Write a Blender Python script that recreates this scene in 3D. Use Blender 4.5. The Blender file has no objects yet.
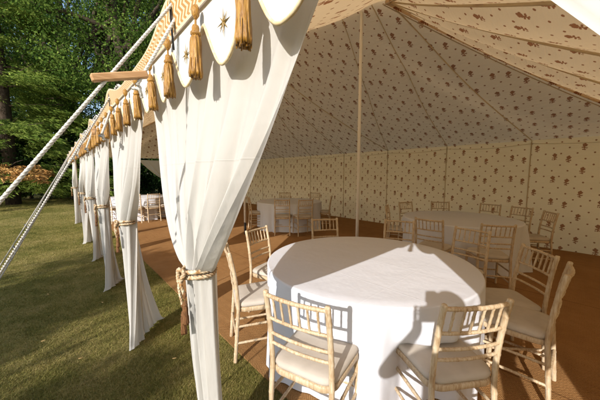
import bpy, math, random
import numpy as np
from mathutils import Vector, Matrix, Quaternion
PI = math.pi
rnd = random.Random(7)
nrs = np.random.RandomState(11)
S = bpy.context.scene
COL = S.collection

# ------------------------------------------------------------------ camera frame
FPX, HC, YAW = 267.0, 1.55, math.radians(42.5)
PITCH = math.atan(26 / 267)
SY, CY = math.sin(YAW), math.cos(YAW)
def W(X, z):                      # (right of the view axis, ahead) in metres -> ground position
    return (CY * X + SY * z, -SY * X + CY * z)
def ang(X, z):                    # direction given in the same frame
    return Vector(W(X, z))

# ------------------------------------------------------------------ tagging
def tag(o, label=None, cat=None, group=None, kind=None):
    if label: o['label'] = label
    if cat: o['category'] = cat
    if group: o['group'] = group
    if kind: o['kind'] = kind
    return o
def empty(name, loc=(0, 0, 0), rz=0.0):
    o = bpy.data.objects.new(name, None); COL.objects.link(o)
    o.location = loc; o.rotation_euler = (0, 0, rz); o.empty_display_size = .1
    return o
def copy_tree(o, parent=None):
    c = o.copy(); COL.objects.link(c); c.parent = parent
    for ch in [x for x in o.children]:
        copy_tree(ch, c)
    return c

# ------------------------------------------------------------------ mesh builder
class MB:
    def __init__(s):
        s.v = []; s.f = []; s.uv = {}
    def add(s, vs, fs, uvs=None):
        b = len(s.v); s.v += [tuple(p) for p in vs]
        for k, f in enumerate(fs):
            s.f.append([i + b for i in f])
        if uvs is not None:
            for i, u in enumerate(uvs): s.uv[b + i] = u
        return b
    def box(s, c, d, rot=None, bev=0.0):
        x, y, z = [k / 2 for k in d]
        if bev <= 0:
            vs = [Vector((i * x, j * y, k * z)) for i in (-1, 1) for j in (-1, 1) for k in (-1, 1)]
            fs = [(0, 1, 3, 2), (4, 6, 7, 5), (0, 4, 5, 1), (2, 3, 7, 6), (0, 2, 6, 4), (1, 5, 7, 3)]
        else:
            vs = []; idx = {}
            for i in (-1, 1):
                for j in (-1, 1):
                    for k in (-1, 1):
                        for a in range(3):
                            p = [i * (x - bev), j * (y - bev), k * (z - bev)]
                            p[a] += (i, j, k)[a] * bev
                            idx[(i, j, k, a)] = len(vs); vs.append(Vector(p))
            fs = []
            for a in range(3):
                b_, c_ = (a + 1) % 3, (a + 2) % 3
                for sg in (-1, 1):
                    q = []
                    for (u, w) in ((-1, -1), (1, -1), (1, 1), (-1, 1)):
                        t = [0, 0, 0]; t[a] = sg; t[b_] = u; t[c_] = w
                        q.append(idx[(t[0], t[1], t[2], a)])
                    fs.append(q if sg > 0 else q[::-1])
            for a in range(3):
                b_, c_ = (a + 1) % 3, (a + 2) % 3
                for u in (-1, 1):
                    for w in (-1, 1):
                        q = []
                        for sg, ax in ((-1, b_), (1, b_), (1, c_), (-1, c_)):
                            t = [0, 0, 0]; t[a] = sg; t[b_] = u; t[c_] = w
                            q.append(idx[(t[0], t[1], t[2], ax)])
                        fs.append(q)
            for i in (-1, 1):
                for j in (-1, 1):
                    for k in (-1, 1):
                        fs.append([idx[(i, j, k, a)] for a in range(3)])
        if rot is not None: vs = [rot @ p for p in vs]
        c = Vector(c)
        s.add([p + c for p in vs], fs)
    def tube(s, path, rad, seg=10, cap=True, lobes=0, lobe_amp=.0, twist=0.0, squash=None):
        P = [Vector(p) for p in path]; n = len(P)
        R = rad if isinstance(rad, (list, tuple)) else [rad] * n
        T = []
        for i in range(n):
            a = P[max(0, i - 1)]; b = P[min(n - 1, i + 1)]
            d = b - a
            T.append(d.normalized() if d.length > 1e-9 else Vector((0, 0, 1)))
        up = Vector((0, 0, 1)) if abs(T[0].z) < .9 else Vector((0, 1, 0))
        U = (up - T[0] * up.dot(T[0])).normalized()
        vs = []; dist = 0
        for i in range(n):
            if i:
                U = (U - T[i] * U.dot(T[i]))
                U = U.normalized() if U.length > 1e-6 else Vector((1, 0, 0))
                dist += (P[i] - P[i - 1]).length
            Vv = T[i].cross(U)
            for k in range(seg):
                th = 2 * PI * k / seg
                r = R[i]
                if lobes:
                    r *= 1 - lobe_amp + lobe_amp * abs(math.cos(lobes * .5 * (th)))
                ph = th + twist * dist
                a, b = math.cos(ph) * r, math.sin(ph) * r
                if squash: b *= squash
                vs.append(P[i] + U * a + Vv * b)
        fs = []
        for i in range(n - 1):
            for k in range(seg):
                k2 = (k + 1) % seg
                fs.append((i * seg + k, i * seg + k2, (i + 1) * seg + k2, (i + 1) * seg + k))
        if cap:
            fs.append(tuple(range(seg))[::-1]); fs.append(tuple((n - 1) * seg + k for k in range(seg)))
        s.add(vs, fs)
    def lathe(s, prof, c=(0, 0, 0), seg=20, flute=None):
        vs = []; n = len(prof); c = Vector(c)
        for i, (r, z) in enumerate(prof):
            for k in range(seg):
                th = 2 * PI * k / seg
                rr = r * (flute(th, z) if flute else 1)
                vs.append(c + Vector((rr * math.cos(th), rr * math.sin(th), z)))
        fs = []
        for i in range(n - 1):
            for k in range(seg):
                k2 = (k + 1) % seg
                fs.append((i * seg + k, i * seg + k2, (i + 1) * seg + k2, (i + 1) * seg + k))
        fs.append(tuple(range(seg))[::-1]); fs.append(tuple((n - 1) * seg + k for k in range(seg)))
        s.add(vs, fs)
    def grid(s, nu, nv, fn, uvfn=None, closed=False):
        vs = []; uv = []
        for i in range(nu + (0 if closed else 1)):
            for j in range(nv + 1):
                vs.append(fn(i / nu, j / nv))
                if uvfn: uv.append(uvfn(i / nu, j / nv))
        fs = []; m = nv + 1
        for i in range(nu):
            i2 = (i + 1) % nu if closed else i + 1
            for j in range(nv):
                fs.append((i * m + j, i2 * m + j, i2 * m + j + 1, i * m + j + 1))
        s.add(vs, fs, uv if uvfn else None)
    def build(s, name, mat, parent=None, smooth=True, angle=None):
        me = bpy.data.meshes.new(name)
        me.from_pydata(s.v, [], s.f)
        if s.uv:
            l = me.uv_layers.new(name='UVMap')
            for lp in me.loops:
                l.data[lp.index].uv = s.uv.get(lp.vertex_index, (0, 0))
        me.validate(); me.update()
        if smooth:
            me.polygons.foreach_set('use_smooth', [True] * len(me.polygons))
            if angle: me.set_sharp_from_angle(angle=math.radians(angle))
        me.materials.append(mat)
        o = bpy.data.objects.new(name, me); COL.objects.link(o)
        if parent: o.parent = parent
        return o
def np_mesh(name, verts, nper, mat, parent=None):
    """verts (N*nper,3): N separate polygons with nper corners"""
    n = len(verts) // nper
    me = bpy.data.meshes.new(name)
    me.vertices.add(len(verts)); me.vertices.foreach_set('co', verts.astype(np.float32).ravel())
    me.loops.add(len(verts)); me.loops.foreach_set('vertex_index', np.arange(len(verts), dtype=np.int32))
    me.polygons.add(n); me.polygons.foreach_set('loop_start', np.arange(0, len(verts), nper, dtype=np.int32))
    me.polygons.foreach_set('loop_total', np.full(n, nper, dtype=np.int32))
    me.update(calc_edges=True)
    me.materials.append(mat)
    o = bpy.data.objects.new(name, me); COL.objects.link(o)
    if parent: o.parent = parent
    return o
def bez(pts, n):
    """Catmull-Rom through points"""
    P = [Vector(p) for p in pts]; out = []
    m = len(P) - 1
    for i in range(m):
        p0 = P[max(0, i - 1)]; p1 = P[i]; p2 = P[i + 1]; p3 = P[min(m, i + 2)]
        for k in range(n):
            t = k / n
            out.append(.5 * ((2 * p1) + (p2 - p0) * t + (2 * p0 - 5 * p1 + 4 * p2 - p3) * t * t + (3 * p1 - p0 - 3 * p2 + p3) * t ** 3))
    out.append(P[-1])
    return out

# ------------------------------------------------------------------ materials
class NT:
    def __init__(s, name):
        s.m = bpy.data.materials.new(name); s.m.use_nodes = True
        s.t = s.m.node_tree; s.t.nodes.clear()
        s.out = s.t.nodes.new('ShaderNodeOutputMaterial')
    def n(s, typ, **kw):
        x = s.t.nodes.new(typ)
        for k, v in kw.items(): setattr(x, k, v)
        return x
    def lk(s, a, b):
        if isinstance(a, bpy.types.NodeSocket): s.t.links.new(a, b)
        else: b.default_value = a
    def m_(s, op, a, b=None, c=None):
        x = s.n('ShaderNodeMath', operation=op)
        s.lk(a, x.inputs[0])
        if b is not None: s.lk(b, x.inputs[1])
        if c is not None: s.lk(c, x.inputs[2])
        return x.outputs[0]
    def add(s, a, b): return s.m_('ADD', a, b)
    def sub(s, a, b): return s.m_('SUBTRACT', a, b)
    def mul(s, a, b): return s.m_('MULTIPLY', a, b)
    def ramp(s, f, stops):
        x = s.n('ShaderNodeValToRGB'); s.lk(f, x.inputs[0])
        e = x.color_ramp.elements
        e[0].position, e[0].color = stops[0][0], (*stops[0][1], 1)
        e[1].position, e[1].color = stops[-1][0], (*stops[-1][1], 1)
        for p, c in stops[1:-1]:
            q = e.new(p); q.color = (*c, 1)
        return x.outputs[0]
    def step(s, f, lo, hi):           # smooth 0..1
        x = s.n('ShaderNodeMapRange', interpolation_type='SMOOTHSTEP')
        s.lk(f, x.inputs[0]); x.inputs[1].default_value = lo; x.inputs[2].default_value = hi
        return x.outputs[0]
    def noise(s, vec, scale, detail=3.0, rough=.55):
        x = s.n('ShaderNodeTexNoise'); x.inputs['Scale'].default_value = scale
        x.inputs['Detail'].default_value = detail; x.inputs['Roughness'].default_value = rough
        if vec is not None: s.lk(vec, x.inputs['Vector'])
        return x.outputs[0]
    def mixc(s, f, a, b, mode='MIX'):
        x = s.n('ShaderNodeMix', data_type='RGBA', blend_type=mode)
        s.lk(f, x.inputs[0])
        for q, i in ((a, 6), (b, 7)):
            if isinstance(q, tuple): x.inputs[i].default_value = (*q, 1)
            else: s.lk(q, x.inputs[i])
        return x.outputs[2]
    def coord(s, which='Object'):
        return s.n('ShaderNodeTexCoord').outputs[which]
    def sep(s, v):
        x = s.n('ShaderNodeSeparateXYZ'); s.lk(v, x.inputs[0]); return x.outputs
    def bump(s, h, strength=.3, dist=.01, normal=None):
        x = s.n('ShaderNodeBump'); s.lk(h, x.inputs['Height'])
        x.inputs['Strength'].default_value = strength; x.inputs['Distance'].default_value = dist
        if normal is not None: s.lk(normal, x.inputs['Normal'])
        return x.outputs[0]
    def principled(s, color, rough=.6, normal=None, spec=.3, sheen=0):
        x = s.n('ShaderNodeBsdfPrincipled')
        if isinstance(color, tuple): x.inputs['Base Color'].default_value = (*color, 1)
        else: s.lk(color, x.inputs['Base Color'])
        s.lk(rough, x.inputs['Roughness'])
        x.inputs['Specular IOR Level'].default_value = spec
        if sheen: x.inputs['Sheen Weight'].default_value = sheen
        if normal is not None: s.lk(normal, x.inputs['Normal'])
        s.t.links.new(x.outputs[0], s.out.inputs[0]); return x.outputs[0]
    def cloth(s, color, transl=.3, tcol=None, normal=None):
        d = s.n('ShaderNodeBsdfDiffuse'); t = s.n('ShaderNodeBsdfTranslucent')
        for x, c in ((d, color), (t, tcol or color)):
            if isinstance(c, tuple): x.inputs[0].default_value = (*c, 1)
            else: s.lk(c, x.inputs[0])
            if normal is not None: s.lk(normal, x.inputs['Normal'])
        x = s.n('ShaderNodeMixShader'); s.lk(transl, x.inputs[0])
        s.t.links.new(d.outputs[0], x.inputs[1]); s.t.links.new(t.outputs[0], x.inputs[2])
        s.t.links.new(x.outputs[0], s.out.inputs[0]); return x.outputs[0]

MAT = {}
def mat_white_cloth(name, col, transl, weave=900., crease=False, wr=.0):
    k = NT(name); co = k.coord()
    w = k.noise(co, weave, 2); b = k.noise(co, 5.0, 3)
    n1 = k.bump(w, .12, .001)
    n2 = k.bump(b, .35, .02, n1)
    if wr:
        wv = k.n('ShaderNodeTexNoise'); wv.inputs['Scale'].default_value = 14; wv.inputs['Detail'].default_value = 3
        mp = k.n('ShaderNodeMapping'); mp.inputs['Scale'].default_value = (1, 1, .25)
        k.lk(co, mp.inputs[0]); k.lk(mp.outputs[0], wv.inputs['Vector'])
        n2 = k.bump(wv.outputs[0], wr, .012, n2)
    if crease:
        x, y, z = k.sep(co)
        h = None
        for ax, p in ((x, .02), (x, .46), (x, -.44), (y, .0), (y, .47), (y, -.45)):
            d = k.m_('ABSOLUTE', k.sub(ax, p))
            q = k.sub(1.0, k.step(d, .0, .008))
            h = q if h is None else k.m_('MAXIMUM', h, q)
        n2 = k.bump(h, .22, .003, n2)
    c = k.mixc(k.noise(co, 2.2, 4), tuple(q * .93 for q in col), col)
    if wr:                                  # joining seam and stitched hem
        zz = k.sep(co)[2]
        sm = k.m_('MAXIMUM', k.sub(1.0, k.step(k.m_('ABSOLUTE', k.sub(zz, 1.60)), .001, .004)), k.sub(1.0, k.step(k.m_('ABSOLUTE', k.sub(zz, .055)), .001, .004)))
        c = k.mixc(k.mul(sm, .10), c, tuple(q * .6 for q in col)); n2 = k.bump(sm, .3, .002, n2)
    k.cloth(c, transl, None, n2); return k.m
MAT['curtain'] = mat_white_cloth('curtain_muslin', (.69, .665, .615), .38, wr=.5)
MAT['table_cloth'] = mat_white_cloth('white_table_linen', (.655, .665, .715), .04, crease=True)
MAT['canvas'] = mat_white_cloth('white_canvas', (.86, .80, .71), .62)
MAT['valance'] = mat_white_cloth('valance_cloth', (.70, .68, .63), .12)

def lining(name, transl, warm):
    k = NT(name); uv = k.n('ShaderNodeUVMap').outputs[0]
    x, y, _ = k.sep(uv)
    PX, PY = .228, .445
    wob = k.sub(k.noise(uv, 48., 3, .7), .5); wob2 = k.sub(k.noise(uv, 43., 3, .7), .5)
    cx = k.m_('DIVIDE', x, PX); ci = k.m_('FLOOR', cx)
    m3 = k.m_('FLOORED_MODULO', ci, 3.0)
    off = k.add(k.mul(k.m_('COMPARE', m3, 1.0, .2), .5), k.mul(k.m_('COMPARE', m3, 2.0, .2), .38))
    jx = k.mul(k.sub(m3, 1.0), .025)
    lx = k.add(k.add(k.mul(k.sub(k.sub(cx, ci), .5), PX), jx), k.mul(wob, .026))
    flip = k.sub(1.0, k.mul(k.m_('COMPARE', m3, 2.0, .2), 2.0))
    lx = k.mul(k.mul(lx, flip), 1.16)
    cy = k.add(k.m_('DIVIDE', y, PY), off)
    ly = k.add(k.mul(k.sub(k.m_('FRACT', cy), .5), PY), k.mul(wob2, .026))
    ly = k.mul(ly, 1.13)
    def ell(px, py, rx, ry, X=lx, Y=ly):
        a = k.m_('DIVIDE', k.sub(X, px), rx); b = k.m_('DIVIDE', k.sub(Y, py), ry)
        return k.m_('SQRT', k.add(k.mul(a, a), k.mul(b, b)))
    parts = [(-.004, .056, .017, .019), (-.024, .036, .018, .015), (.018, .042, .016, .018), (-.010, .018, .018, .015), (.015, .019, .015, .014), (.004, -.010, .008, .034),
             (-.022, -.026, .021, .010), (.027, -.012, .018, .010), (.014, -.052, .020, .010), (-.006, -.064, .012, .009)]
    d = None
    for p in parts:
        e = ell(*p); d = e if d is None else k.m_('MINIMUM', d, e)
    # small dots on a finer lattice
    QX, QY = .114, .2225
    dx = k.add(k.m_('DIVIDE', x, QX), .5); di = k.m_('FLOOR', dx); par = k.m_('FLOORED_MODULO', di, 2.0)
    ddx = k.mul(k.sub(k.sub(dx, di), .5), QX)
    ddy = k.mul(k.sub(k.m_('FRACT', k.add(k.m_('DIVIDE', y, QY), k.mul(par, .5))), .5), QY)
    ddx = k.add(ddx, k.mul(wob, .012)); ddy = k.add(ddy, k.mul(wob2, .012))
    e = k.m_('SQRT', k.add(k.mul(ddx, ddx), k.mul(ddy, ddy)))
    dot = k.sub(1.0, k.step(e, .0125, .0165))
    far = k.step(d, 1.9, 2.4)
    mot = k.m_('MAXIMUM', k.sub(1.0, k.step(d, 1.08, 1.32)), k.mul(dot, far))
    spl = k.noise(uv, 120., 2)
    brown = k.mixc(spl, (.22, .078, .032), (.34, .14, .055))
    base = k.mixc(k.noise(uv, 1.7, 4), (.74, .615, .435), (.81, .70, .515))
    c = k.mixc(k.mul(mot, .92), base, brown)
    w = k.noise(uv, 700., 2); big = k.noise(uv, 3.2, 3)
    mp = k.n('ShaderNodeMapping'); mp.inputs['Rotation'].default_value = (0, 0, .7); mp.inputs['Scale'].default_value = (1.2, 6, 1)
    k.lk(uv, mp.inputs[0]); diag = k.noise(mp.outputs[0], 2.0, 3)
    n = k.bump(w, .1, .001); n = k.bump(big, .55, .03, n); n = k.bump(diag, .75, .025, n)
    k.cloth(c, transl, k.mixc(1.0, c, warm, 'MULTIPLY'), n); return k.m
MAT['lining_roof'] = lining('sprigged_roof_lining', .47, (1, .88, .73))
MAT['lining_wall'] = lining('sprigged_wall_lining', .31, (1, .80, .55))

def simple(name, c1, c2, scale=20., rough=.6, bump=.2, bscale=120., dist=.002, spec=.3, stretch=None, sheen=0):
    k = NT(name); co = k.coord()
    v = co
    if stretch:
        mp = k.n('ShaderNodeMapping'); mp.inputs['Scale'].default_value = stretch; k.lk(co, mp.inputs[0]); v = mp.outputs[0]
    c = k.mixc(k.step(k.noise(v, scale, 4), .3, .7), c1, c2)
    k.principled(c, rough, k.bump(k.noise(v, bscale, 3), bump, dist), spec, sheen); return k.m
MAT['seam'] = simple('lining_seam', (.42, .34, .23), (.50, .41, .29))
MAT['seam_cloth'] = mat_white_cloth('seam_tape', (.78, .68, .50), .5)
MAT['wood_slider'] = simple('guy_slider_wood', (.42, .22, .09), (.58, .34, .16), 9, .5, .2, 60, .001, .4, (1, 14, 14))
MAT['pole_wood'] = simple('pole_wood', (.74, .71, .66), (.80, .78, .73), 8, .55, .2, 60, .001, .3, (8, 8, .8))
MAT['spike'] = simple('turned_wood', (.38, .17, .06), (.52, .27, .11), 14, .45, .2, 60, .001, .4, (8, 8, 1))
MAT['dark_metal'] = simple('dark_iron', (.03, .03, .035), (.05, .05, .055), 30, .45)
MAT['rope'] = simple('white_rope', (.52, .49, .43), (.64, .60, .54), 60, .8, .5, 500, .002)
MAT['old_rope'] = simple('weathered_rope', (.42, .37, .31), (.55, .50, .43), 60, .85, .5, 500, .002)
MAT['tie_rope'] = simple('gold_cream_rope', (.30, .15, .045), (.66, .55, .38), 45, .7, .5, 400, .002)
MAT['trim'] = simple('gold_cream_trim', (.58, .43, .22), (.68, .55, .36), 60, .6, .3, 500, .001)
MAT['star'] = simple('bronze_star', (.16, .10, .03), (.30, .19, .05), 80, .5)
MAT['pad'] = simple('beige_seat_pad', (.44, .39, .33), (.51, .455, .39), 6, .85, .25, 700, .001, .15)
MAT['bark'] = simple('bark', (.05, .035, .025), (.10, .075, .055), 9, .9, .8, 30, .03, .1, (3, 3, .6))
def mat_tassel(name='gold_silk_tassel', dk=1.0):
    k = NT(name); co = k.coord()
    mp = k.n('ShaderNodeMapping'); mp.inputs['Scale'].default_value = (130, 130, 9); k.lk(co, mp.inputs[0])
    f = k.noise(mp.outputs[0], 2.0, 3)
    c = k.ramp(f, [(.25, (.09, .032, .002)), (.5, (.33, .150, .010)), (.75, (.52, .285, .036))])
    k.principled(c, .45, k.bump(f, .9, .004), .4, .2); return k.m
MAT['tassel'] = mat_tassel()
MAT['tie_tassel'] = simple('brown_silk_tassel', (.12, .05, .02), (.30, .14, .05), 60, .55, .8, 300, .003, .3, (6, 6, .6))
def mat_band():
    k = NT('chevron_band'); uv = k.n('ShaderNodeUVMap').outputs[0]
    x, y, _ = k.sep(uv)
    tri = k.m_('ABSOLUTE', k.sub(k.mul(k.m_('FRACT', k.mul(y, 3.0)), 2.0), 1.0))
    ph = k.m_('FRACT', k.add(k.m_('DIVIDE', x, .034), k.mul(tri, .75)))
    st = k.step(k.m_('ABSOLUTE', k.sub(ph, .5)), .20, .27)
    edge = k.m_('MAXIMUM', k.step(y, .90, .93), k.sub(1.0, k.step(y, .07, .10)))
    st = k.mul(st, k.sub(1.0, edge))
    c = k.mixc(st, (.70, .56, .38), (.46, .25, .09))
    k.cloth(c, .1, None, k.bump(k.noise(uv, 900, 2), .15, .001)); return k.m
MAT['band'] = mat_band()
def mat_chair():
    k = NT('limewashed_wood'); co = k.coord()
    mp = k.n('ShaderNodeMapping'); mp.inputs['Scale'].default_value = (1.6, 1.6, .22); k.lk(co, mp.inputs[0])
    f = k.noise(mp.outputs[0], 60., 5, .6); g = k.noise(co, 9., 3)
    c = k.ramp(k.add(k.mul(f, .7), k.mul(g, .3)), [(.30, (.24, .14, .065)), (.41, (.41, .285, .165)), (.53, (.52, .405, .265)), (.72, (.64, .55, .42))])
    k.principled(c, .5, k.bump(f, .3, .0015), .35); return k.m
MAT['chair'] = mat_chair()
def mat_mat():
    k = NT('coir_matting'); co = k.coord(); x, y, z = k.sep(co)
    wob = k.mul(k.sub(k.noise(co, 30., 2), .5), .012)
    tri = k.m_('ABSOLUTE', k.sub(k.mul(k.m_('FRACT', k.m_('DIVIDE', x, .09)), 2.0), 1.0))
    ph = k.m_('FRACT', k.m_('DIVIDE', k.add(k.add(y, wob), k.mul(tri, .045)), .018))
    st = k.m_('ABSOLUTE', k.sub(k.mul(ph, 2.0), 1.0))
    f = k.noise(co, 130., 3, .7); g = k.noise(co, .9, 4); h2 = k.noise(co, 7., 3)
    t = k.add(k.add(k.mul(st, .18), k.mul(f, .40)), k.add(k.mul(g, .26), k.mul(h2, .16)))
    jd = k.m_('ABSOLUTE', k.sub(k.m_('FRACT', k.m_('DIVIDE', k.add(x, .5), 2.0)), .5))
    t = k.sub(t, k.mul(k.sub(1.0, k.step(jd, .0, .006)), .22))
    c = k.ramp(t, [(.25, (.14, .065, .024)), (.48, (.31, .16, .06)), (.75, (.46, .27, .12))])
    n = k.bump(k.add(st, f), .7, .006)
    k.principled(c, .95, n, .08); return k.m
MAT['matting'] = mat_mat()
def mat_lawn(name, blade):
    k = NT(name); co = k.coord()
    a = k.noise(co, .55, 4, .6); b = k.noise(co, 3.2, 4, .65); f = k.noise(co, 60., 3, .7)
    t = k.add(k.add(k.mul(a, .46), k.mul(b, .34)), k.mul(f, .20))
    if blade:
        r = k.n('ShaderNodeNewGeometry').outputs['Random Per Island']
        t = k.add(k.mul(t, .78), k.mul(r, .22))
    c = k.ramp(t, [(.34, (.095, .100, .024)), (.45, (.185, .172, .045)), (.55, (.30, .25, .083)), (.67, (.42, .325, .14))])
    if blade: k.cloth(c, .3)
    else: k.principled(c, .95, k.bump(f, .8, .03), .05)
    return k.m
MAT['lawn'] = mat_lawn('lawn_soil_and_turf', False)
MAT['grass'] = mat_lawn('grass_blades', True)
def mat_leaf(name, c1, c2, c3, tr=.35):
    k = NT(name); co = k.coord()
    r = k.n('ShaderNodeNewGeometry').outputs['Random Per Island']
    t = k.add(k.mul(k.noise(co, .8, 3), .55), k.mul(r, .45))
    c = k.ramp(t, [(.25, c1), (.5, c2), (.75, c3)])
    k.cloth(c, tr); return k.m
MAT['conifer'] = mat_leaf('conifer_sprays', (.06, .11, .02), (.17, .24, .045), (.32, .38, .085), .32)
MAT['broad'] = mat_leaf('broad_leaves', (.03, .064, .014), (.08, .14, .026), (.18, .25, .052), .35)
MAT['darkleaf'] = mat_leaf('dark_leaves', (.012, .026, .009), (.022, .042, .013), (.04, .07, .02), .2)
MAT['brownleaf'] = mat_leaf('browned_leaves', (.22, .10, .03), (.40, .21, .065), (.52, .32, .12), .3)
MAT['fallen'] = mat_leaf('dry_leaf', (.30, .18, .06), (.45, .30, .12), (.55, .42, .22), .2)
MAT['skin'] = simple('skin', (.48, .28, .20), (.54, .33, .24), 8, .5, .1, 200, .001)
MAT['shirt'] = simple('navy_shirt', (.03, .04, .08), (.04, .05, .10), 12, .85, .2, 500, .001)
MAT['trousers'] = simple('grey_trousers', (.09, .09, .09), (.12, .12, .12), 12, .85, .2, 500, .001)
MAT['hair'] = simple('brown_hair', (.03, .018, .01), (.06, .035, .02), 40, .6, .6, 150, .004)
MAT['black_plastic'] = simple('black_plastic', (.015, .015, .016), (.025, .025, .027), 40, .45)
MAT['shoe'] = simple('brown_shoe', (.05, .03, .02), (.07, .04, .025), 20, .5)

# ------------------------------------------------------------------ ground
mb = MB()
mb.add([(-150, -120, 0), (150, -120, 0), (150, 180, 0), (-150, 180, 0)], [(0, 1, 2, 3)])
tag(mb.build('lawn', MAT['lawn'], smooth=False), kind='structure')
TE1, TE2, LF, LB, RUG = -.9, 12.6, .47, 7.50, 1.10
mb = MB(); mb.box(((RUG + LB) / 2 - .02, (TE1 + TE2) / 2, .007), (LB - RUG, TE2 - TE1 - .1, .014))
tag(mb.build('floor', MAT['matting'], smooth=False), kind='structure')

# grass blades: real short blades where the lawn is near, thinning with distance
def grass():
    N = 1150000
    # sample in polar coordinates round the camera, density falling with distance
    r = .9 + 22.0 * nrs.rand(N) ** 2.3
    a = np.radians(-10 + 88 * nrs.rand(N))          # from +Y towards +X
    L = r * np.sin(a); T = r * np.cos(a)
    ok = (L < RUG - .012 + .035 * nrs.rand(N) ** 2)
    L, T, r = L[ok], T[ok], r[ok]; n = len(L)
    h = (.006 + .014 * nrs.rand(n)) * (1 + .04 * r); w = (.0009 + .0011 * nrs.rand(n)) * (1 + .18 * r)
    th = nrs.rand(n) * 2 * PI; lean = 1.5 * nrs.rand(n) + .2; la = nrs.rand(n) * 2 * PI
    bx, by = np.cos(th) * w, np.sin(th) * w
    tx, ty = L + h * lean * np.cos(la), T + h * lean * np.sin(la)
    Z = np.zeros(n)
    v = np.stack([np.stack([L - bx, T - by, Z], 1), np.stack([L + bx, T + by, Z], 1), np.stack([tx, ty, h], 1)], 1).reshape(-1, 3)
    o = np_mesh('grass', v, 3, MAT['grass'])
    tag(o, 'short dry mown grass of the lawn beside the marquee', 'grass', kind='stuff')
grass()

# ------------------------------------------------------------------ marquee
PITCH_T, T0 = 1.63, 1.17
poles_t = [T0 + PITCH_T * k for k in range(-1, 8)]     # -0.46 ... 12.58
HE = 2.26                                              # eave height
LR, TR1, TR2 = 3.72, 2.2, 10.6
def ridge_h(t):
    u = (t - TR1) / (TR2 - TR1)
    return 4.06 + .36 * math.sin(PI * min(1, max(0, u))) ** .8
marquee = empty('marquee', (LR, 5.85, 0))
tag(marquee, 'large cream pole marquee with floral sprigged lining, open front and tasselled valance', 'marquee')
def P(o):                         # parent to the marquee keeping world coordinates
    o.parent = marquee; o.matrix_parent_inverse = Matrix.Translation(-marquee.location); return o
def prof(s):  return .80 * s + .20 * s * s
wall_ts = [.92 + 1.66 * k for k in range(-1, 8)]
def eave_wave(t, ts):             # 0 at posts, 1 mid-bay
    for a, b in zip(ts[:-1], ts[1:]):
        if a <= t <= b: return math.sin(PI * (t - a) / (b - a))
    return 0
def slope_pt(side, a, s, lift=0.0):
    """side: front/back/right/left; a 0..1 along the eave, s 0..1 up the slope"""
    if side in ('front', 'back'):
        te = TE1 + (TE2 - TE1) * a
        tr = TR1 + (TR2 - TR1) * a
        L0 = LF - .02 if side == 'front' else LB
        L = L0 + (LR - L0) * s; t = te + (tr - te) * s
        hr = ridge_h(tr)
        sag = -.065 * math.sin(PI * s) * eave_wave(te, poles_t if side == 'front' else wall_ts)
    else:
        L0 = LF - .02 + (LB - LF + .02) * a
        te = TE1 if side == 'right' else TE2; tr = TR1 if side == 'right' else TR2
        L = L0 + (LR - L0) * s; t = te + (tr - te) * s
        hr = ridge_h(tr); sag = -.10 * math.sin(PI * s) * abs(math.sin(PI * a * 4))
    HF = 2.165
    he = HF if side == 'front' else HE if side == 'back' else HF + (HE - HF) * a
    z = he + (hr - he) * prof(s) + sag + lift * min(1, .3 + 2 * s)
    return Vector((L, t, z))
def slope_uv(side, a, s):
    if side in ('front', 'back'):
        te = TE1 + (TE2 - TE1) * a; tr = TR1 + (TR2 - TR1) * a
        t = te + (tr - te) * s
        return (t + (0 if side == 'back' else .13), 2.2 + 4.2 * s)
    return ((LF + (LB - LF) * (a + (.47 - a) * s)), 2.2 + 4.0 * s)
for nm, mat, lift in (('roof_lining', MAT['lining_roof'], 0.), ('roof_canvas', MAT['canvas'], .09)):
    mb = MB()
    for side, na in (('front', 110), ('back', 110), ('right', 56), ('left', 56)):
        mb.grid(na, 22, lambda a, s, sd=side: slope_pt(sd, a, s, lift), lambda a, s, sd=side: slope_uv(sd, a, s))
    P(mb.build(nm, mat))
# seams: fan lines on the back slope from the two peaks to the wall posts, and the rolled hips
def seam(p0, p1, side, w=.018, n=24, mat=MAT['seam'], name='roof_seam'):
    """strip on the slope: p=(a,s) pairs"""
    pts = []
    for i in range(n + 1):
        u = i / n
        q = slope_pt(side, p0[0] + (p1[0] - p0[0]) * u, p0[1] + (p1[1] - p0[1]) * u, -.012)
        pts.append(q)
    mb = MB(); mb.tube(pts, w / 2, 8, squash=.6)
    return P(mb.build(name, mat))
def a_of(t): return (t - TE1) / (TE2 - TE1)
for t, pk in ((.92, 0.), (2.58, 0.03), (4.24, .1), (4.24, .42), (5.9, .44), (7.56, .47), (9.22, 1.)):
    # straight in plan from (LR, peak) to (LB, t): find the eave parameter along the way
    tp = TR1 + (TR2 - TR1) * pk
    n = 26; pts = []
    for i in range(n + 1):
        s = i / n                                  # eave -> ridge
        tt = t + (tp - t) * s
        lo, hi = 0., 1.
        te_ = TE1 + (TR1 - TE1) * s; tf_ = TE2 + (TR2 - TE2) * s
        a = min(1, max(0, (tt - te_) / (tf_ - te_)))
        pts.append(slope_pt('back', a, s, -.01))
    mb = MB(); mb.tube(pts, .014, 8, squash=.35); P(mb.build('roof_seam', MAT['seam_cloth']))
for side, a in (('back', 0.), ('front', 0.), ('back', 1.), ('front', 1.)):
    for off, w in ((0., .075), (.0, .03)):
        pts = [slope_pt(side, abs(a - (.006 if w < .05 else .0)), i / 26, -.02 if w > .05 else -.055) for i in range(27)]
        mb = MB()
        if w > .05:
            mb.tube(pts, w / 2, 12, squash=.6)
            dist = [0]
            for i in range(1, 27): dist.append(dist[-1] + (pts[i] - pts[i - 1]).length)
            for i in range(27):
                for k in range(12): mb.uv[i * 12 + k] = (k * .02, dist[i] + .1)
            P(mb.build('hip_roll', MAT['lining_roof']))
        else:
            mb.tube(pts, w / 4, 8); P(mb.build('hip_cord', MAT['seam']))
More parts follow.
